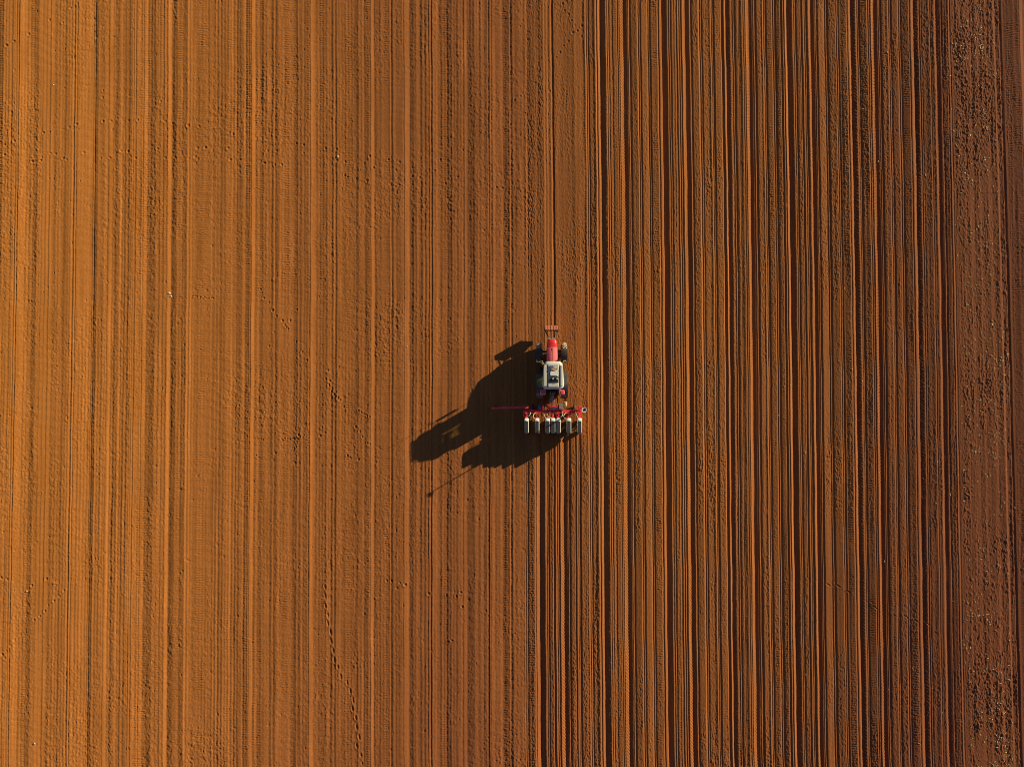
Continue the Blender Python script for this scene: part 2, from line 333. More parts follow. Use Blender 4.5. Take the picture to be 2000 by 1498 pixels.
a = me.attributes.new('tone', 'FLOAT', 'POINT'); a.data.foreach_set('value', np.clip(.5 + .16 * tone, 0, 1).astype(np.float32).ravel())
a = me.attributes.new('dim_wet', 'FLOAT', 'POINT'); a.data.foreach_set('value', dim_wet.astype(np.float32).ravel())
me.update()
def ground_height(x, y):
    ix = min(max(int(np.searchsorted(xa, x)), 0), NX - 1); iy = min(max(int(np.searchsorted(ya, y)), 0), NY - 1)
    return float(H[iy, ix])
soil = bpy.data.materials.new('tilled_soil'); soil.use_nodes = True
n, l = soil.node_tree.nodes, soil.node_tree.links
p = n['Principled BSDF']; p.inputs['Roughness'].default_value = 0.95; p.inputs['Diffuse Roughness'].default_value = 0.35; p.inputs['Specular IOR Level'].default_value = 0.15
at1 = n.new('ShaderNodeAttribute'); at1.attribute_name = 'tone'
at2 = n.new('ShaderNodeAttribute'); at2.attribute_name = 'dim_wet'
rp = n.new('ShaderNodeValToRGB'); e = rp.color_ramp.elements
LIT_DRY0, LIT_DRY1, DIM_WET0, DIM_WET1 = (0.435, 0.156, 0.029, 1), (0.645, 0.236, 0.051, 1), (0.190, 0.059, 0.025, 1), (0.300, 0.095, 0.042, 1)  # bright and dim ends of the painted falloff; dim end also moist soil
e[0].color, e[1].color = LIT_DRY0, LIT_DRY1; e[0].position, e[1].position = .15, .85
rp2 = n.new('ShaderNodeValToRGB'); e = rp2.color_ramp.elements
e[0].color, e[1].color = DIM_WET0, DIM_WET1; e[0].position, e[1].position = .15, .85
l.new(at1.outputs['Fac'], rp.inputs[0]); l.new(at1.outputs['Fac'], rp2.inputs[0])
mx = n.new('ShaderNodeMix'); mx.data_type = 'RGBA'
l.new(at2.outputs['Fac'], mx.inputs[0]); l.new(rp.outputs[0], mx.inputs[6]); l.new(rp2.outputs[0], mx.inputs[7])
geo_n = n.new('ShaderNodeNewGeometry')
nz = n.new('ShaderNodeTexNoise'); nz.inputs['Scale'].default_value = 9.0; nz.inputs['Detail'].default_value = 6; nz.inputs['Roughness'].default_value = .7
l.new(geo_n.outputs['Position'], nz.inputs['Vector'])
vr = n.new('ShaderNodeMapRange'); vr.inputs['From Min'].default_value = .3; vr.inputs['From Max'].default_value = .7
vr.inputs['To Min'].default_value = .82; vr.inputs['To Max'].default_value = 1.16
l.new(nz.outputs['Fac'], vr.inputs['Value'])
mm = n.new('ShaderNodeMix'); mm.data_type = 'RGBA'; mm.blend_type = 'MULTIPLY'; mm.inputs[0].default_value = 1
l.new(mx.outputs[2], mm.inputs[6]); l.new(vr.outputs[0], mm.inputs[7]); l.new(mm.outputs[2], p.inputs['Base Color'])
nb = n.new('ShaderNodeTexNoise'); nb.inputs['Scale'].default_value = 28.0; nb.inputs['Detail'].default_value = 4; nb.inputs['Roughness'].default_value = .75
l.new(geo_n.outputs['Position'], nb.inputs['Vector'])
bp = n.new('ShaderNodeBump'); bp.inputs['Strength'].default_value = .55; bp.inputs['Distance'].default_value = .012
l.new(nb.outputs['Fac'], bp.inputs['Height']); l.new(bp.outputs[0], p.inputs['Normal'])
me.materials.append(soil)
fo = bpy.data.objects.new('ground', me); col.objects.link(fo); fo['kind'] = 'structure'
del X, Y, C, n1, n2, n3, n4, n5, cl, pits, tick, lug, amp, verts, quads

# ------------------------------------------------------------------ modelling helpers
def link(name, bm, m, parent=None, smooth=True, bevel=0.0, loc=None):
    if isinstance(m, str): m = [m]
    if bevel:
        bmesh.ops.bevel(bm, geom=[e for e in bm.edges if e.is_manifold and e.calc_face_angle(0) > .6], offset=bevel, segments=2, profile=.6, affect='EDGES', clamp_overlap=True)
    d_ = bpy.data.meshes.new(name)
    bmesh.ops.recalc_face_normals(bm, faces=bm.faces)
    bm.to_mesh(d_); bm.free()
    for q in m: d_.materials.append(M[q])
    o = bpy.data.objects.new(name, d_); col.objects.link(o)
    if parent is not None: o.parent = parent
    if loc is not None: o.location = loc
    if smooth:
        d_.polygons.foreach_set('use_smooth', [True] * len(d_.polygons))
        d_.set_sharp_from_angle(angle=R(38))
    return o
def box(bm, x0, x1, y0, y1, z0, z1, mi=0, mtx=None):
    vs = [bm.verts.new((x, y, z)) for z in (z0, z1) for y in (y0, y1) for x in (x0, x1)]
    for f in ((0, 2, 3, 1), (4, 5, 7, 6), (0, 1, 5, 4), (2, 6, 7, 3), (0, 4, 6, 2), (1, 3, 7, 5)):
        bm.faces.new([vs[i] for i in f]).material_index = mi
    if mtx is not None: bmesh.ops.transform(bm, matrix=mtx, verts=vs)
    return vs
def tube(bm, pts, r, n_=8, r2=None, mi=0, cap=True):
    pts = [Vector(p_) for p_ in pts]; rings = []
    for i, p_ in enumerate(pts):
        d_ = (pts[min(i + 1, len(pts) - 1)] - pts[max(i - 1, 0)]).normalized()
        u = d_.orthogonal().normalized() if i == 0 else (u - d_ * u.dot(d_)).normalized()
        v = d_.cross(u); rr = r + ((r2 - r) * i / (len(pts) - 1) if r2 is not None else 0)
        rings.append([bm.verts.new(p_ + (u * math.cos(a_) + v * math.sin(a_)) * rr) for a_ in [2 * math.pi * k / n_ for k in range(n_)]])
    for a_, b_ in zip(rings, rings[1:]):
        for k in range(n_): bm.faces.new((a_[k], a_[(k + 1) % n_], b_[(k + 1) % n_], b_[k])).material_index = mi
    if cap:
        bm.faces.new(rings[0][::-1]).material_index = mi; bm.faces.new(rings[-1]).material_index = mi
def lathe_x(bm, prof, n_=40, cx=0, cy=0, cz=0, mi=0, close=True):
    rings = []
    for (x, r) in prof:
        rings.append([bm.verts.new((cx + x, cy + r * math.cos(a_), cz + r * math.sin(a_))) for a_ in [2 * math.pi * k / n_ for k in range(n_)]])
    prs = list(zip(rings, rings[1:])) + ([(rings[-1], rings[0])] if close else [])
    for a_, b_ in prs:
        for k in range(n_): bm.faces.new((a_[k], a_[(k + 1) % n_], b_[(k + 1) % n_], b_[k])).material_index = mi
def loft(bm, rings, mi=0, cap=True):
    rv = [[bm.verts.new(c) for c in r] for r in rings]; n_ = len(rv[0])
    for a_, b_ in zip(rv, rv[1:]):
        for k in range(n_): bm.faces.new((a_[k], a_[(k + 1) % n_], b_[(k + 1) % n_], b_[k])).material_index = mi
    if cap: bm.faces.new(rv[0][::-1]).material_index = mi; bm.faces.new(rv[-1]).material_index = mi
def rrect(x0, x1, y0, y1, r, z, taper=0.0, bow=0.0, n_=5):
    """rounded outline; the +y end narrowed by taper, ends bowed outwards by bow"""
    pts = []
    for (cx, cy, a0) in ((x1 - r, y1 - r, 0), (x0 + r, y1 - r, 90), (x0 + r, y0 + r, 180), (x1 - r, y0 + r, 270)):
        for k in range(n_ + 1):
            a_ = R(a0 + 90 * k / n_); pts.append([cx + r * math.cos(a_), cy + r * math.sin(a_), z])
    xm_, hw, L = (x0 + x1) / 2, (x1 - x0) / 2, y1 - y0
    out = []
    for x, y, zz in pts:
        t = (y - y0) / L; f = 1 - taper * t ** 1.6
        bx = bow * (1 - ((x - xm_) / hw) ** 2)
        y2 = y + (bx if t > .5 else -bx)
        out.append((xm_ + (x - xm_) * f, y2, zz))
    return out
def empty(name, loc):
    o = bpy.data.objects.new(name, None); col.objects.link(o); o.location = loc; o.empty_display_size = .5
    return o
def wheel(parent, x, y, rad, wid, nl, side, lug_h=.045):
    """wheel hub > tyre, rim"""
    loc = (x, y, rad)
    bm = bmesh.new(); lathe_x(bm, [(-.07, .02), (-.07, .14), (.07, .14), (.07, .02)], 20)
    hub = link('wheel', bm, 'black', parent, loc=loc)
    rr = rad * .60; w = wid / 2; r0 = rad - lug_h
    bm = bmesh.new()
    lathe_x(bm, [(-w * .78, rr), (-w, rr + (r0 - rr) * .45), (-w * .96, r0 - .06), (-w * .8, r0 - .012), (-w * .4, r0), (w * .4, r0), (w * .8, r0 - .012), (w * .96, r0 - .06), (w, rr + (r0 - rr) * .45), (w * .78, rr)], 56)
    for k in range(nl):
        for s in (-1, 1):
            a_ = 2 * math.pi * (k + (.5 if s > 0 else 0)) / nl
            for q in range(4):
                # lug climbs from the middle of the tread to the shoulder
                t0, t1 = q / 4, (q + 1) / 4
                x0, x1 = s * w * (-.02 + 1.0 * t0), s * w * (-.02 + 1.0 * t1)
                b0, b1 = a_ - t0 * .30 / rad * .55, a_ - t1 * .30 / rad * .55
                hw = .030 / rad
                drop0, drop1 = (.05 * max(0, t0 - .7) / .3), (.05 * max(0, t1 - .7) / .3)
                vs = []
                for (xx, bb, dr) in ((x0, b0, drop0), (x1, b1, drop1)):
                    for rr_ in (r0 - .03 - dr, rad - dr):
                        for sg in (-1, 1):
                            an = bb + sg * hw; vs.append(bm.verts.new((xx, rr_ * math.cos(an), rr_ * math.sin(an))))
                for f in ((0, 1, 3, 2), (4, 6, 7, 5), (0, 4, 5, 1), (2, 3, 7, 6), (0, 2, 6, 4), (1, 5, 7, 3)):
                    bm.faces.new([vs[i] for i in f]).material_index = 1
    link('tyre', bm, ['rubber', 'lug'], hub)
    bm = bmesh.new()
    lathe_x(bm, [(-w * .75, rr), (-w * .7, rr - .05), (side * .05, rr - .07), (side * .03, .12), (side * .06, .12), (side * .09, rr - .07), (w * .7, rr - .05), (w * .75, rr)], 40, close=True)
    for k in range(8):
        a_ = 2 * math.pi * k / 8
        tube(bm, [(side * .06, .19 * math.cos(a_), .19 * math.sin(a_)), (side * .12, .19 * math.cos(a_), .19 * math.sin(a_))], .016, 6)
    link('rim', bm, 'rim', hub)
    return hub
def fender(name, parent, x0, x1, y, zc, rad, a0, a1, th, m, n_=18, lip=.05):
    bm = bmesh.new(); rings = []
    for k in range(n_ + 1):
        a_ = R(a0 + (a1 - a0) * k / n_); c, s = math.cos(a_), math.sin(a_)
        sec = [(x0, rad - lip), (x0 + .01, rad + th * .6), (x0 + .06, rad + th), (x1 - .06, rad + th), (x1 - .01, rad + th * .6), (x1, rad - lip), (x1 - .015, rad - lip), (x1 - .03, rad), (x0 + .03, rad), (x0 + .015, rad - lip)]
        rings.append([(xx, y + r_ * c, zc + r_ * s) for xx, r_ in sec])
    loft(bm, rings)
    return link(name, bm, m, parent)

# ------------------------------------------------------------------ tractor
c_rear = at(1078.4, 752, 1.4)
TX = c_rear.x; TY = c_rear.y
tr = empty('tractor', (TX, TY, -0.035))
tr['label'] = 'red tractor with a pale cab roof driving up the bare field'; tr['category'] = 'tractor'
FY = at(1079, 687, .65).y - TY           # front axle
wheel(tr, -.85, 0, .84, .42, 22, -1); wheel(tr, .85, 0, .84, .42, 22, 1)
wheel(tr, -.86, FY, .62, .36, 20, -1, .035); wheel(tr, .86, FY, .62, .36, 20, 1, .035)
# chassis
bm = bmesh.new()
box(bm, -.26, .26, -.45, FY + .45, .55, 1.0); box(bm, -.2, .2, FY - .5, FY + .75, .62, .92)
tube(bm, [(-.75, 0, .84), (.75, 0, .84)], .13, 14); tube(bm, [(-.72, FY, .62), (.72, FY, .62)], .075, 12)
box(bm, -.36, -.24, .6, 1.45, .48, .95); box(bm, .24, .36, .5, 1.5, .45, .95)
link('chassis', bm, 'black', tr, bevel=.015)
for s in (-1, 1):
    bm = bmesh.new()
    box(bm, s * .38 - .16, s * .38 + .16, .75, 1.35, .55, .86); 
    link('fuel_tank', bm, 'grey', tr, bevel=.04)
    bm = bmesh.new()
    for q in range(3): box(bm, s * .66 - .13, s * .66 + .13, 1.02, 1.28, .42 + .24 * q, .45 + .24 * q)
    box(bm, s * .55 - .015, s * .55 + .015, 1.0, 1.03, .4, 1.0); box(bm, s * .55 - .015, s * .55 + .015, 1.27, 1.3, .4, 1.0)
    link('cab_step', bm, 'black', tr, bevel=.006)
# hood: lofted along y
y_h0 = at(1079, 706.5, 1.75).y - TY; y_h1 = at(1079, 662, 1.55).y - TY
def hood_ring(y, w, zb, zt, sh):
    P = []
    for (fx, fz) in ((-1, 0), (-1.02, .45), (-.97, .78), (-.80, .94), (-.45, 1.0), (0, 1.02), (.45, 1.0), (.80, .94), (.97, .78), (1.02, .45), (1, 0)):
        P.append((fx * w, y, zb + (zt - zb) * fz))
    return P
bm = bmesh.new(); Lh = y_h1 - y_h0
rings = [hood_ring(y_h0 + Lh * t, w, .98, z, 0) for t, w, z in ((0, .355, 1.80), (.1, .365, 1.795), (.35, .37, 1.77), (.62, .355, 1.72), (.64, .355, 1.715))]
loft(bm, rings); hood = link('hood', bm, 'hood', tr)
bm = bmesh.new()
rings = [hood_ring(y_h0 + Lh * t, w, .98, z, 0) for t, w, z in ((.648, .352, 1.70), (.8, .335, 1.655), (.92, .31, 1.60), (.985, .285, 1.52), (1.0, .26, 1.40))]
loft(bm, rings); nose = link('hood_nose', bm, 'red', tr)
bm = bmesh.new(); box(bm, -.006, .006, y_h0 + .06, y_h0 + Lh * .6, 1.745, 1.822); bmesh.ops.transform(bm, matrix=Matrix.Identity(4), verts=bm.verts)
for v in bm.verts:
    if v.co.y > y_h0 + .5: v.co.z -= .06
link('hood_seam', bm, 'black', hood, smooth=False)
for s in (-1, 1):
    bm = bmesh.new()
    for q in range(7): box(bm, s * .372 - .008, s * .372 + .008, y_h0 + .25 + q * .1, y_h0 + .31 + q * .1, 1.15, 1.4)
    link('side_grille', bm, 'black', hood, smooth=False)
    bm = bmesh.new(); box(bm, s * .17 - .07, s * .17 + .07, y_h1 - .03, y_h1 + .012, 1.2, 1.31)
    link('headlight', bm, 'lamp', nose, bevel=.01)
bm = bmesh.new()
for q in range(8): box(bm, -.22, .22, y_h1 - .02, y_h1 + .008, 1.0 + q * .022, 1.012 + q * .022)
box(bm, -.24, .24, y_h1 - .08, y_h1 - .004, .97, 1.19); link('grille', bm, 'black', nose, smooth=False)
# front support and linkage carrying the weight
bm = bmesh.new(); box(bm, -.25, .25, y_h1 - .12, y_h1 + .13, .62, 1.12); link('front_support', bm, 'greybox', tr, bevel=.03)
wy0 = at(1079, 644.5, .95).y - TY; wy1 = at(1079, 636, .95).y - TY
link_o = None
bm = bmesh.new()
for s in (-1, 1):
    tube(bm, [(s * .17, y_h1 + .08, .78), (s * .40, wy0 - .10, .74), (s * .43, wy0 + .02, .76)], .038, 8)
    tube(bm, [(s * .20, y_h1 + .08, 1.02), (s * .34, wy0 - .14, .80)], .024, 8)
    box(bm, s * .42 - .035, s * .42 + .035, wy0 - .10, wy0 + .03, .66, .98)
box(bm, -.42, .42, wy0 - .05, wy0 + .0, .68, .76)
fl = link('front_linkage', bm, 'black', tr, bevel=.006)
bm = bmesh.new(); tube(bm, [(0, y_h1 + .08, 1.08), (0, wy0 + .03, 1.16)], .022, 8); tube(bm, [(-.01, y_h1 + .05, 1.08), (.03, y_h1 + .15, 1.10)], .045, 10)
link('top_rod', bm, 'steel', fl)
bm = bmesh.new(); nW = 14; hw = .44
for q in range(nW):
    x0 = -hw + 2 * hw * q / nW; dz = .018 * ((q * 7) % 3)
    box(bm, x0 + .001, x0 + 2 * hw / nW - .006, wy0, wy1 - .01 * ((q * 5) % 2), .56, 1.14 - dz * .4)
box(bm, -.43, .43, wy0 + .02, wy1 - .03, .58, 1.11)
link('front_weight', bm, 'weight', tr, bevel=.008)
# front fenders
for s in (-1, 1):
    fender('front_fender', tr, s * .86 - .22, s * .86 + .22, FY - .02, .62, .70, 74, 182, .03, 'fender')
    bm = bmesh.new(); tube(bm, [(s * .45, FY - .05, .9), (s * .62, FY - .1, 1.28), (s * .80, FY - .1, 1.32)], .022, 6); link('fender_bracket', bm, 'black', tr)
    # bright turn lamps beside the hood
    bm = bmesh.new(); box(bm, s * .50 - .035, s * .50 + .035, FY - .16, FY - .12, 1.02, 1.05); link('bracket_lamp', bm, 'lamp', tr)
# rear fenders
for s in (-1, 1):
    fender('rear_fender', tr, min(s * .60, s * 1.085), max(s * .60, s * 1.085), 0, .84, .885, -4, 184, .035, 'fender', 26)
# cab
ry0 = at(1079, 759, 2.75).y - TY; ry1 = at(1079, 706.5, 2.75).y - TY; RW = .725
cb0, cb1 = ry0 + .12, ry1 - .10
bm = bmesh.new()
loft(bm, [rrect(-.56, .56, cb0, cb1, .06, .95), rrect(-.62, .62, cb0, cb1, .06, 1.15), rrect(-.62, .62, cb0, cb1, .06, 1.20)])
cab = link('cab_base', bm, 'grey', tr)
def quad_pane(name, P, m, th, parent):
    bm_ = bmesh.new(); P = [Vector(q) for q in P]; nn = (P[1] - P[0]).cross(P[2] - P[0]).normalized() * th
    a_ = [bm_.verts.new(q + nn) for q in P]; b_ = [bm_.verts.new(q - nn) for q in P]
    bm_.faces.new(a_); bm_.faces.new(b_[::-1])
    for i in range(len(P)): bm_.faces.new((a_[i], b_[i], b_[(i + 1) % len(P)], a_[(i + 1) % len(P)]))
    return link(name, bm_, m, parent, smooth=False)
zb, zt = 1.22, 2.58; wb, wt = .60, .63
for s in (-1, 1):
    q = quad_pane('door_window', [(s * wb, cb0 + .06, zb), (s * wb, cb1 - .04, zb), (s * wt, cb1 - .12, zt), (s * wt, cb0 + .08, zt)], 'glass', .004, tr)
quad_pane('windscreen', [(-.55, cb1 + .0, zb), (.55, cb1 + .0, zb), (.57, cb1 - .08, zt), (-.57, cb1 - .08, zt)], 'glass', .004, tr)
quad_pane('rear_window', [(-.55, cb0, zb), (.55, cb0, zb), (.57, cb0 + .03, zt), (-.57, cb0 + .03, zt)], 'glass', .004, tr)
for s in (-1, 1):
    bm = bmesh.new(); tube(bm, [(s * .60, cb1, 1.3), (s * .62, cb1 - .09, 2.62)], .035, 8); link('pillar', bm, 'black', tr)
    bm = bmesh.new(); tube(bm, [(s * .60, cb0, 1.3), (s * .62, cb0 + .03, 2.62)], .045, 8); link('pillar', bm, 'black', tr)
    bm = bmesh.new(); tube(bm, [(s * .615, cb0 + .45, 1.3), (s * .635, cb0 + .45, 2.62)], .018, 8); link('pillar', bm, 'black', tr)
bm = bmesh.new(); box(bm, -.25, .25, cb0 + .25, cb0 + .72, 1.2, 1.36); box(bm, -.20, .20, cb0 + .20, cb0 + .30, 1.34, 1.85); link('seat', bm, 'seat', tr, bevel=.04)
bm = bmesh.new(); tube(bm, [(0, cb1 - .2, 1.3), (0, cb1 - .38, 1.78)], .035, 8)
rg = [(.19 * math.cos(t), cb1 - .38 + .17 * math.sin(t), 1.80 + .06 * math.sin(t)) for t in np.linspace(0, 2 * math.pi, 25)]
tube(bm, rg, .014, 6); link('steering_wheel', bm, 'black', tr)
# roof
bm = bmesh.new()
lv = [(.06, 2.54), (.015, 2.58), (0, 2.66), (.012, 2.72), (.055, 2.79), (.13, 2.83)]
loft(bm, [rrect(-RW + i, RW - i, ry0 + i, ry1 - i, .26, z, .16, .05) for i, z in lv])
roof = link('roof', bm, 'roof', tr)
for s in (-1, 1):
    bm = bmesh.new(); loft(bm, [[(s * .40 + dx, y, z) for dx, z in ((-.016, 2.80), (.016, 2.80), (.016, 2.838), (-.016, 2.838))] for y in (ry0 + .12, ry1 - .2)])
    link('roof_channel', bm, 'black', roof, smooth=False)
    bm = bmesh.new()
    loft(bm, [rrect(*sorted((s * .47, s * .63)), ry0 + .14, ry1 - .22, .06, 2.82), rrect(*sorted((s * .485, s * .61)), ry0 + .17, ry1 - .25, .05, 2.865)])
    link('roof_rib', bm, 'roof', roof)
bm = bmesh.new(); loft(bm, [rrect(-.34, .34, ry0 + .10, ry0 + .34, .05, 2.82), rrect(-.32, .32, ry0 + .12, ry0 + .32, .04, 2.87)]); link('rear_roof_panel', bm, 'roof', roof)
bm = bmesh.new(); loft(bm, [rrect(-.34, .34, ry1 - .50, ry1 - .16, .05, 2.82), rrect(-.32, .32, ry1 - .48, ry1 - .18, .04, 2.865)]); link('roof_hatch', bm, 'roof', roof)
bm = bmesh.new(); loft(bm, [rrect(-.36, .34, ry0 + .38, ry0 + .80, .03, 2.82), rrect(-.35, .33, ry0 + .39, ry0 + .79, .03, 2.85)])
for q in range(9): box(bm, -.33 + q * .075, -.30 + q * .075, ry0 + .42, ry0 + .55, 2.85, 2.868)
link('ventilation_grille', bm, 'grey', roof, smooth=False)
bm = bmesh.new(); loft(bm, [rrect(-.24, .26, ry0 + .84, ry0 + 1.14, .10, 2.82), rrect(-.21, .23, ry0 + .87, ry0 + 1.11, .08, 2.90)]); link('air_unit', bm, 'hopper', roof)
bm = bmesh.new(); loft(bm, [rrect(-.26, .02, ry1 - .44, ry1 - .26, .05, 2.865), rrect(-.24, .0, ry1 - .42, ry1 - .28, .04, 2.90)]); link('receiver_base', bm, 'bluebox', roof)
bm = bmesh.new(); loft(bm, [rrect(-.16, .06, ry1 - .54, ry1 - .42, .05, 2.865), rrect(-.14, .04, ry1 - .53, ry1 - .43, .04, 2.94)]); link('receiver', bm, 'amber', roof)
bm = bmesh.new()
tube(bm, [(-.30, ry0 + .82, 2.86), (-.2, ry0 + 1.16, 2.87), (.1, ry0 + 1.2, 2.87), (.3, ry0 + 1.0, 2.87), (.34, ry0 + .7, 2.87)], .013, 6)
tube(bm, [(.0, ry1 - .38, 2.9), (.2, ry1 - .55, 2.88), (.36, ry0 + 1.15, 2.88)], .013, 6)
tube(bm, [(-.3, ry0 + .36, 2.86), (-.1, ry0 + .38, 2.88), (.15, ry0 + .35, 2.88)], .013, 6)
link('roof_cable', bm, 'black', roof)
for s in (-1, 1):
    bm = bmesh.new(); tube(bm, [(.10 + s * .135, ry0 + .66, 2.84), (.10 + s * .135, ry0 + .66, 2.905)], .075, 16); wl_ = link('work_lamp', bm, 'black', roof)
    bm = bmesh.new(); tube(bm, [(.10 + s * .135, ry0 + .66, 2.90), (.10 + s * .135, ry0 + .66, 2.925)], .052, 16, r2=.035); link('lens', bm, 'lamp', wl_)
    # red rear fender corners with the tail lamps
    cx = s * .64
    bm = bmesh.new()
    y0_, y1_ = at(1079, 771, 1.65).y - TY, at(1079, 755.5, 1.65).y - TY
    loft(bm, [rrect(cx - .19, cx + .19, y0_ + .05, y1_, .05, 1.30), rrect(cx - .20, cx + .20, y0_, y1_, .06, 1.5), rrect(cx - .19, cx + .19, y0_ + .01, y1_, .06, 1.66), rrect(cx - .16, cx + .16, y0_ + .05, y1_ - .02, .05, 1.70)])
    fc = link('fender_corner', bm, 'hood', tr)
    bm = bmesh.new(); box(bm, cx - .04, cx + .12, y0_ + .10, y0_ + .26, 1.70, 1.725); link('tail_lamp', bm, 'tail', fc, bevel=.01)
    # mirrors on curved arms
    bm = bmesh.new()
    ym = at(1050, 709, 2.0).y - TY
    tube(bm, [(s * .60, ym - .10, 2.25), (s * .72, ym + .12, 2.28), (s * .84, ym + .16, 2.2), (s * .92, ym + .08, 2.1)], .018, 6)
    arm = link('mirror_arm', bm, 'tan', tr)
    bm = bmesh.new(); box(bm, s * .95 - .10, s * .95 + .10, ym + .03, ym + .09, 1.80, 2.22); link('mirror', bm, 'grey', arm, bevel=.02)
bm = bmesh.new(); tube(bm, [(-.66, ym - .08, 2.2), (-.66, ym - .08, 2.42)], .07, 14, r2=.055); link('beacon', bm, 'amber', tr)
bm = bmesh.new(); tube(bm, [(-.62, ym - .05, 2.3), (-1.08, ym + .10, 2.36)], .014, 6); tube(bm, [(-1.08, ym + .03, 2.36), (-1.08, ym + .18, 2.36)], .012, 6); link('rail', bm, 'steel', tr)
bm = bmesh.new(); tube(bm, [(-.98, ym + .05, 1.3), (-.98, ym + .05, 3.25)], .012, 6); link('antenna', bm, 'steel', tr)
bm = bmesh.new(); tube(bm, [(.10, ry1 - .3, 2.85), (.10, ry1 - .3, 3.05)], .010, 6); link('antenna', bm, 'black', roof)
bm = bmesh.new(); tube(bm, [(.30, ry0 + .5, 2.85), (.30, ry0 + .5, 3.0)], .010, 6); link('antenna', bm, 'black', roof)
# exhaust on the right front corner of the cab
bm = bmesh.new(); tube(bm, [(.50, y_h0 + .16, 1.2), (.50, y_h0 + .16, 2.25)], .062, 14); tube(bm, [(.50, y_h0 + .16, 2.2), (.50, y_h0 + .16, 2.42), (.54, y_h0 + .10, 2.50)], .035, 12)
link('exhaust', bm, 'black', tr)
# rear linkage
bm = bmesh.new()
for s in (-1, 1):
    tube(bm, [(s * .30, -.3, .72), (s * .42, -.95, .62), (s * .42, -1.25, .66)], .035, 8)
    tube(bm, [(s * .36, -.35, 1.25), (s * .40, -.85, .66)], .024, 8)
    tube(bm, [(s * .22, -.25, 1.25), (s * .36, -.45, 1.28)], .04, 8)
box(bm, -.30, .30, -.52, -.30, .80, 1.30); box(bm, -.08, .08, -.7, -.5, .6, .8)
rl = link('rear_linkage', bm, 'black', tr, bevel=.008)
bm = bmesh.new(); tube(bm, [(0.03, -.5, 1.12), (.03, -1.3, 1.08)], .030, 8); tube(bm, [(.03, -.75, 1.11), (.03, -1.0, 1.1)], .045, 8); link('top_link', bm, 'steel', rl)
for k, (x0, x1, sag) in enumerate([(-.12, -.10, .1), (-.05, .05, .06), (.10, .0, .14), (.16, .12, .1), (-.2, -.3, .08)]):
    bm = bmesh.new(); pts = [(x0 + (x1 - x0) * t + .05 * math.sin(t * 6 + k), -.50 - .85 * t, 1.30 + .25 * math.sin(t * 3.14) * (.6 + sag) - .1 * t) for t in np.linspace(0, 1, 12)]
    tube(bm, pts, .013, 6); link('hydraulic_hose', bm, ['hose', 'steel', 'black', 'hose', 'black'][k], rl)

# ------------------------------------------------------------------ planter
PY = at(1080, 802.5, .85).y; PXc = at(1080.2, 802, .85).x
pl = empty('seed_planter', (PXc, PY, 0))
pl['label'] = 'wide red seed planter with seven white hoppers hitched behind the tractor'; pl['category'] = 'planter'
bx0 = at(1022.5, 802, .85).x - PXc; bx1 = at(1136, 802, .85).x - PXc
bm = bmesh.new(); box(bm, bx0, bx1, -.075, .065, .76, .90); box(bm, bx0, bx0 + .05, -.42, .10, .70, .92); box(bm, bx1 - .10, bx1 - .05, -.42, .12, .70, .92)
toolbar = link('toolbar', bm, 'red2', pl, bevel=.012)
bm = bmesh.new(); box(bm, bx0 + .15, bx0 + 1.55, .0, .05, .93, .965); box(bm, bx0 + 1.0, bx1 - .4, -.12, -.09, .93, .96)
tube(bm, [(bx0 + .1, -.14, .95), (bx1 - .2, -.14, .95)], .012, 6); link('rail', bm, 'red2', toolbar, bevel=.004)
# headstock
hx = at(1083, 795, 1.1).x - PXc
bm = bmesh.new()
for s in (-1, 1):
    tube(bm, [(.0 + s * .40, .05, .72), (.0 + s * .42, .42, .62)], .045, 8)
    tube(bm, [(s * .32, .05, .9), (.03 + s * .07, .34, 1.38)], .04, 8)
    box(bm, s * .38 - .04, s * .38 + .04, .0, .40, .55, .95)
box(bm, -.42, .30, .16, .26, .98, 1.08); box(bm, -.40, -.22, .28, .46, .95, 1.12); box(bm, .03, .22, .10, .42, 1.05, 1.2)
box(bm, -.10, .1, .27, .38, 1.22, 1.42); box(bm, -.30, .42, .02, .12, 1.02, 1.12); box(bm, .40, .52, .06, .34, .92, 1.08); box(bm, .66, .74, .04, .30, .9, 1.05)
link('headstock', bm, 'red2', pl, bevel=.01)
bm = bmesh.new(); box(bm, -.12, .12, .14, .26, 1.1, 1.25); tube(bm, [(-.22, .12, 1.16), (.28, .16, 1.18)], .03, 8); tube(bm, [(.0, .3, 1.15), (.06, -.06, 1.12)], .02, 8)
link('hydraulic_cylinder', bm, 'steel', pl, bevel=.005)
gx = at(1096, 793, 1.3).x - PXc; gy = at(1096, 793, 1.3).y - PY
bm = bmesh.new(); box(bm, gx - .14, gx + .14, gy - .20, gy + .19, .98, 1.30); link('control_box', bm, 'greybox', pl, bevel=.015)
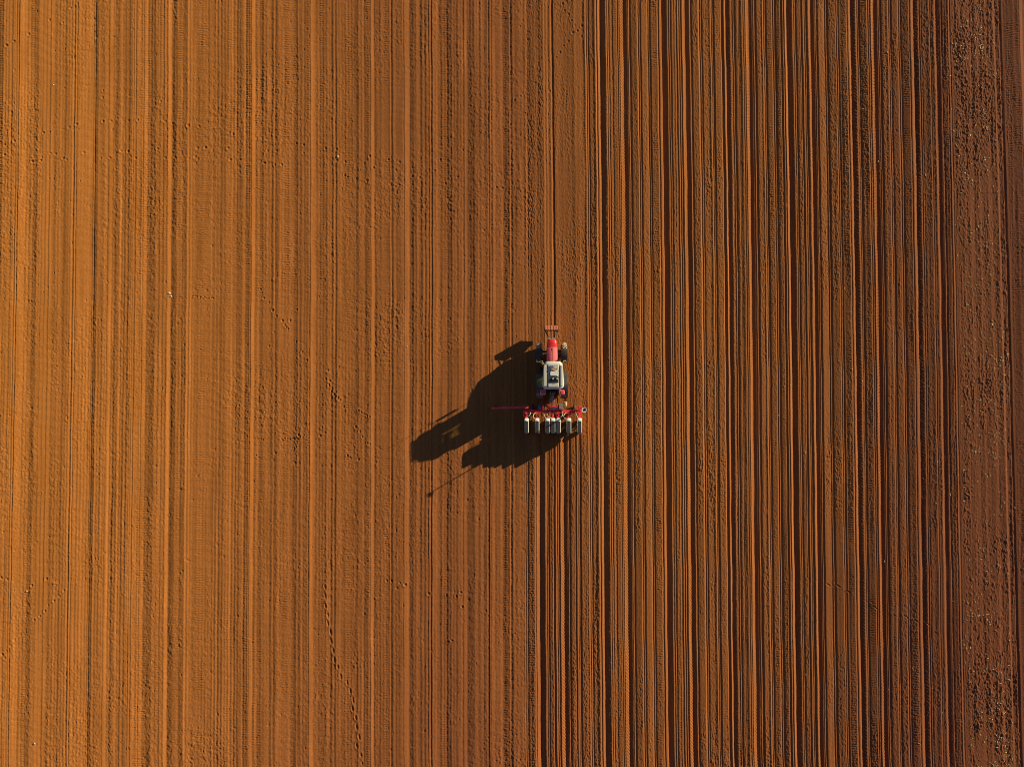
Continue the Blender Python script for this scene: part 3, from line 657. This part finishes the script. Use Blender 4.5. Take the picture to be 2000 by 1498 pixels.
# fan housing and drum at the right
fx = at(1104.5, 789, 1.1).x - PXc; fy = at(1104, 789, 1.1).y - PY
bm = bmesh.new(); tube(bm, [(fx, fy - .12, 1.05), (fx, fy + .14, 1.1)], .11, 18); tube(bm, [(fx, fy, 1.1), (fx, fy, 1.22)], .09, 14, r2=.05); link('fan_housing', bm, 'tan', pl)
bm = bmesh.new(); lathe_x(bm, [(-.05, .05), (-.05, .17), (-.02, .20), (.02, .20), (.05, .17), (.05, .05)], 24, fx, fy + .38, .95); tube(bm, [(fx, fy + .1, 1.0), (fx, fy + .4, .95)], .03, 8); link('fan_wheel', bm, 'black', pl)
ux = at(1053.5, 794.5, .9).x - PXc; uy = at(1053.5, 794.5, .9).y - PY
bm = bmesh.new(); box(bm, ux - .10, ux + .11, uy - .15, uy + .15, .72, 1.0)
for q in range(3): box(bm, ux - .07, ux + .08, uy - .11 + q * .08, uy - .07 + q * .08, 1.0, 1.02)
link('battery_box', bm, 'bluebox', pl, bevel=.01)
bm = bmesh.new(); box(bm, ux + .2, ux + .3, uy - .2, uy + .12, .8, 1.05); link('bracket', bm, 'red2', pl, bevel=.01)
# support wheels in front of the toolbar
for px_ in (1040.5, 1122.0):
    x = at(px_, 800, .3).x - PXc
    bm = bmesh.new(); tube(bm, [(x - .03, .0, .8), (x - .1, .12, .34)], .03, 8); sw = link('support_wheel_arm', bm, 'red2', pl)
    bm = bmesh.new(); lathe_x(bm, [(-.07, .20), (-.08, .27), (-.05, .315), (.05, .315), (.08, .27), (.07, .20)], 32, x, .14, .30); link('tyre', bm, 'rubber', sw)
    bm = bmesh.new(); lathe_x(bm, [(-.05, .03), (-.05, .20), (.05, .20), (.05, .03)], 24, x, .14, .30); link('rim', bm, 'red2', sw)

def row_unit(x, m_lid):
    L = 1.0
    y0 = at(1080, 847, 1.2).y - PY; y1 = at(1080, 816.5, 1.3).y - PY
    bm = bmesh.new()
    for s in (-1, 1):
        box(bm, x + s * .09 - .015, x + s * .09 + .015, y1 - .3, -.05, .70, .76); box(bm, x + s * .09 - .015, x + s * .09 + .015, y1 - .3, -.05, .50, .55)
        box(bm, x + s * .07 - .012, x + s * .07 + .012, y0 + .1, y1 + .12, .42, .66)
    box(bm, x - .12, x + .12, -.16, -.08, .55, .98); box(bm, x - .07, x + .07, y1 + .02, y1 + .14, .5, 1.0)
    tube(bm, [(x - .05, -.18, .95), (x + .06, -.30, .9)], .03, 8)
    box(bm, x - .10, x + .10, y0 - .02, y0 + .10, .5, .98)
    u = link('row_unit', bm, 'red2', pl, bevel=.006)
    bm = bmesh.new()
    loft(bm, [rrect(x - .10, x + .10, y0 + .22, y1 - .18, .04, .62), rrect(x - .14, x + .14, y0 + .06, y1 - .03, .06, .92), rrect(x - .145, x + .145, y0 + .04, y1, .07, 1.22), rrect(x - .142, x + .142, y0 + .06, y1 - .03, .07, 1.31), rrect(x - .125, x + .125, y0 + .09, y1 - .08, .06, 1.345)])
    link('hopper', bm, 'hopper', u)
    bm = bmesh.new()
    yl = y1 - .20
    loft(bm, [rrect(x - .143, x + .112, y0 + .02, yl, .05, 1.342), rrect(x - .135, x + .102, y0 + .04, yl - .02, .04, 1.365)])
    for v in bm.verts: v.co.z -= max(0, (y0 + .5 - v.co.y)) * .10 * (v.co.z > 1.35) * 0
    lid = link('lid', bm, m_lid, u)
    bm = bmesh.new(); box(bm, x - .05, x + .05, yl - .01, yl + .05, 1.345, 1.375); link('latch', bm, 'hopper', lid, bevel=.008)
    for s in (-1, 1):
        bm = bmesh.new(); lathe_x(bm, [(-.006, .02), (-.006, .19), (0, .205), (.006, .19), (.006, .02)], 32, x + s * .035, y1 - .35, .17); link('opener_disc', bm, 'steel', u)
        bm = bmesh.new(); lathe_x(bm, [(-.03, .12), (-.035, .16), (-.02, .185), (.02, .185), (.035, .16), (.03, .12)], 28, x + s * .12, y1 - .48, .17); link('gauge_wheel', bm, 'rubber', u)
        bm = bmesh.new(); lathe_x(bm, [(-.015, .03), (-.02, .13), (0, .15), (.02, .13), (.015, .03)], 24, x + s * .06, y0 + .03, .13); link('closing_wheel', bm, 'rubber', u)
    return u
for px_, ml_ in ((1028, 'lid'), (1048.8, 'lid'), (1069.7, 'lid'), (1080.1, 'lid'), (1090.5, 'lid'), (1111, 'lid'), (1132, 'lid')):
    row_unit(at(px_ + .4, 830, 1.3).x - PXc, ml_)
# cream tubes to the units
def curve3(P, n_=12):
    P = [Vector(q) for q in P]; out = []
    for i in range(n_ + 1):
        t = i / n_; out.append(P[0] * (1 - t) ** 3 + P[1] * 3 * t * (1 - t) ** 2 + P[2] * 3 * t * t * (1 - t) + P[3] * t ** 3)
    return out
def hp(px_, py_, z): q = at(px_, py_, z); return (q.x - PXc, q.y - PY, z)
for A in (((1036.5, 805), (1037, 809), (1033, 812), (1030, 815)), ((1046, 806), (1038, 811), (1041, 818), (1047, 818)), ((1063, 808), (1063, 813), (1065, 817), (1068, 818)),
          ((1068, 807), (1069, 813), (1074, 816), (1078, 817)), ((1099, 803), (1100, 812), (1097, 814), (1092, 816)), ((1106, 806), (1097, 812), (1101, 818), (1108, 818)), ((1123.5, 804), (1126, 809), (1127, 815), (1130, 817))):
    bm = bmesh.new(); tube(bm, curve3([hp(*A[0], 1.0), hp(*A[1], 1.25), hp(*A[2], 1.35), hp(*A[3], 1.2)]), .017, 7); link('seed_hose', bm, 'hose', pl)
# marker arm lowered to the left
tipx, tipy, _ = hp(957, 798, .35)
bm = bmesh.new()
a0 = Vector(hp(1030.5, 795, 1.5)); a1 = Vector(hp(1012, 796, 1.52)); a2 = Vector(hp(963.5, 797.3, 1.0))
tube(bm, [a0, a1], .13, 4, r2=.11); tube(bm, [a1, a2], .10, 4, r2=.075); box(bm, a0.x - .05, a0.x + .05, a0.y - .10, a0.y + .14, .82, 1.58)
box(bm, a2.x - .12, a2.x + .10, a2.y - .05, a2.y + .05, .92, 1.06)
mk = link('marker_arm', bm, 'red2', pl)
bm = bmesh.new(); lathe_x(bm, [(-.012, .02), (-.008, .21), (.0, .235), (.008, .21), (.03, .02)], 28, tipx, tipy, .20); link('marker_disc', bm, 'steel', mk)
bm = bmesh.new(); tube(bm, [(tipx, tipy, .20), (a2.x - .08, a2.y, .97)], .02, 6); link('disc_holder', bm, 'black', mk)
# marker arm folded upright on the right
b0 = Vector(hp(1131.5, 796, 1.0))
bm = bmesh.new(); box(bm, b0.x - .06, b0.x + .08, b0.y - .18, b0.y + .12, .8, 1.15)
tube(bm, [(b0.x, b0.y, 1.05), (b0.x + .02, b0.y - .02, 2.0)], .060, 4, r2=.05); tube(bm, [(b0.x + .02, b0.y - .02, 2.0), (b0.x + .04, b0.y - .05, 3.22)], .040, 4, r2=.03)
mk2 = link('marker_arm', bm, 'red2', pl)
bm = bmesh.new()
cx, cy, cz = b0.x + .10, b0.y - .12, 3.22
rings = [[(cx + r_ * math.cos(t), cy + r_ * math.sin(t), cz + z_) for t in [2 * math.pi * k / 28 for k in range(28)]] for r_, z_ in ((.06, 0), (.10, .01), (.16, .03), (.168, .05), (.16, .055), (.10, .03))]
loft(bm, rings); d1 = link('marker_disc', bm, 'hopper', mk2)
bm = bmesh.new(); tube(bm, [(cx, cy, cz - .02), (cx, cy, cz + .05)], .095, 18); link('hub', bm, 'black', d1)

# ------------------------------------------------------------------ stones and straw
def stone(px_, py_, s, label, flat=.6):
    s *= .85
    p_ = at(px_, py_); bm_ = bmesh.new(); bmesh.ops.create_icosphere(bm_, subdivisions=3, radius=1)
    sx, sy = s * random.uniform(.8, 1.2), s * random.uniform(.8, 1.2); ph_ = [random.uniform(0, 6) for _ in range(6)]
    for v in bm_.verts:
        c = v.co; f = 1 + .13 * math.sin(3 * c.x + ph_[0]) + .12 * math.sin(4 * c.y + ph_[1]) + .10 * math.sin(5 * c.z + ph_[2]) + .05 * math.sin(11 * c.x + 9 * c.y + ph_[3])
        v.co = Vector((c.x * sx * f, c.y * sy * f, c.z * s * flat * f))
    o = link('stone', bm_, 'stone', None, loc=(p_.x, p_.y, ground_height(p_.x, p_.y) + s * flat * .4))
    o['label'] = label; o['category'] = 'stone'; o['group'] = 'pale stones lying loose on the field'
for a_ in [(331, 573, .11, 'largest pale stone, on the dark rough strip left of the middle'),
           (334, 579, .07, 'small pale stone just below the largest pale stone'),
           (104, 166, .055, 'pale stone near the top left corner of the field'),
           (660, 306, .065, 'round white stone left of centre above the tractor, among hoof prints'),
           (795, 677, .055, 'long pale stone lying left of the front of the tractor shadow'),
           (1365, 22, .055, 'pale stone among the sown rows close to the top edge'),
           (1202, 725, .055, 'pale stone on the sown rows just right of the tractor'),
           (1732, 103, .05, 'pale stone among the sown rows near the top right'),
           (1663, 721, .05, 'pale stone among the sown rows right of centre'),
           (68, 1451, .06, 'pale stone near the bottom left corner of the field'),
           (52, 1154, .055, 'pale stone near the left edge in the lower part of the field'),
           (516, 805, .045, 'pale stone left of the tractor shadow beside a bright ridge')]:
    stone(*a_)
bm = bmesh.new()
rs = random.Random(3)
clus = [(rs.uniform(1872, 1960), rs.uniform(0, 1498)) for _ in range(70)]
for i in range(1100):
    if rs.random() < .55:
        c = rs.choice(clus); px_, py_ = rs.gauss(c[0], 7), rs.gauss(c[1], 9)
        px_ += (py_ - 590) * .024
    else:
        py_ = rs.uniform(-20, 1520); px_ = 1866 + 95 * rs.random() ** .8 + (py_ - 590) * .024
    if i % 12 == 0: px_ = rs.uniform(1500, 2000); py_ = rs.uniform(0, 1498)
    p_ = at(px_, py_); L = rs.uniform(.03, .15) * (1.5 if rs.random() < .15 else 1); w = rs.uniform(.006, .015); a_ = rs.gauss(-.7, .9)
    z = ground_height(p_.x, p_.y) + .012
    mtx = Matrix.Translation((p_.x, p_.y, z)) @ Matrix.Rotation(a_, 4, 'Z') @ Matrix.Rotation(rs.uniform(-.5, .5), 4, 'Y')
    box(bm, -L / 2, L / 2, -w, w, -.004, .010, mtx=mtx)
so = link('straw_residue', bm, 'straw', None, smooth=False)
so['kind'] = 'stuff'; so['label'] = 'dry straw flecks strewn along the rough strip at the right'; so['category'] = 'straw'
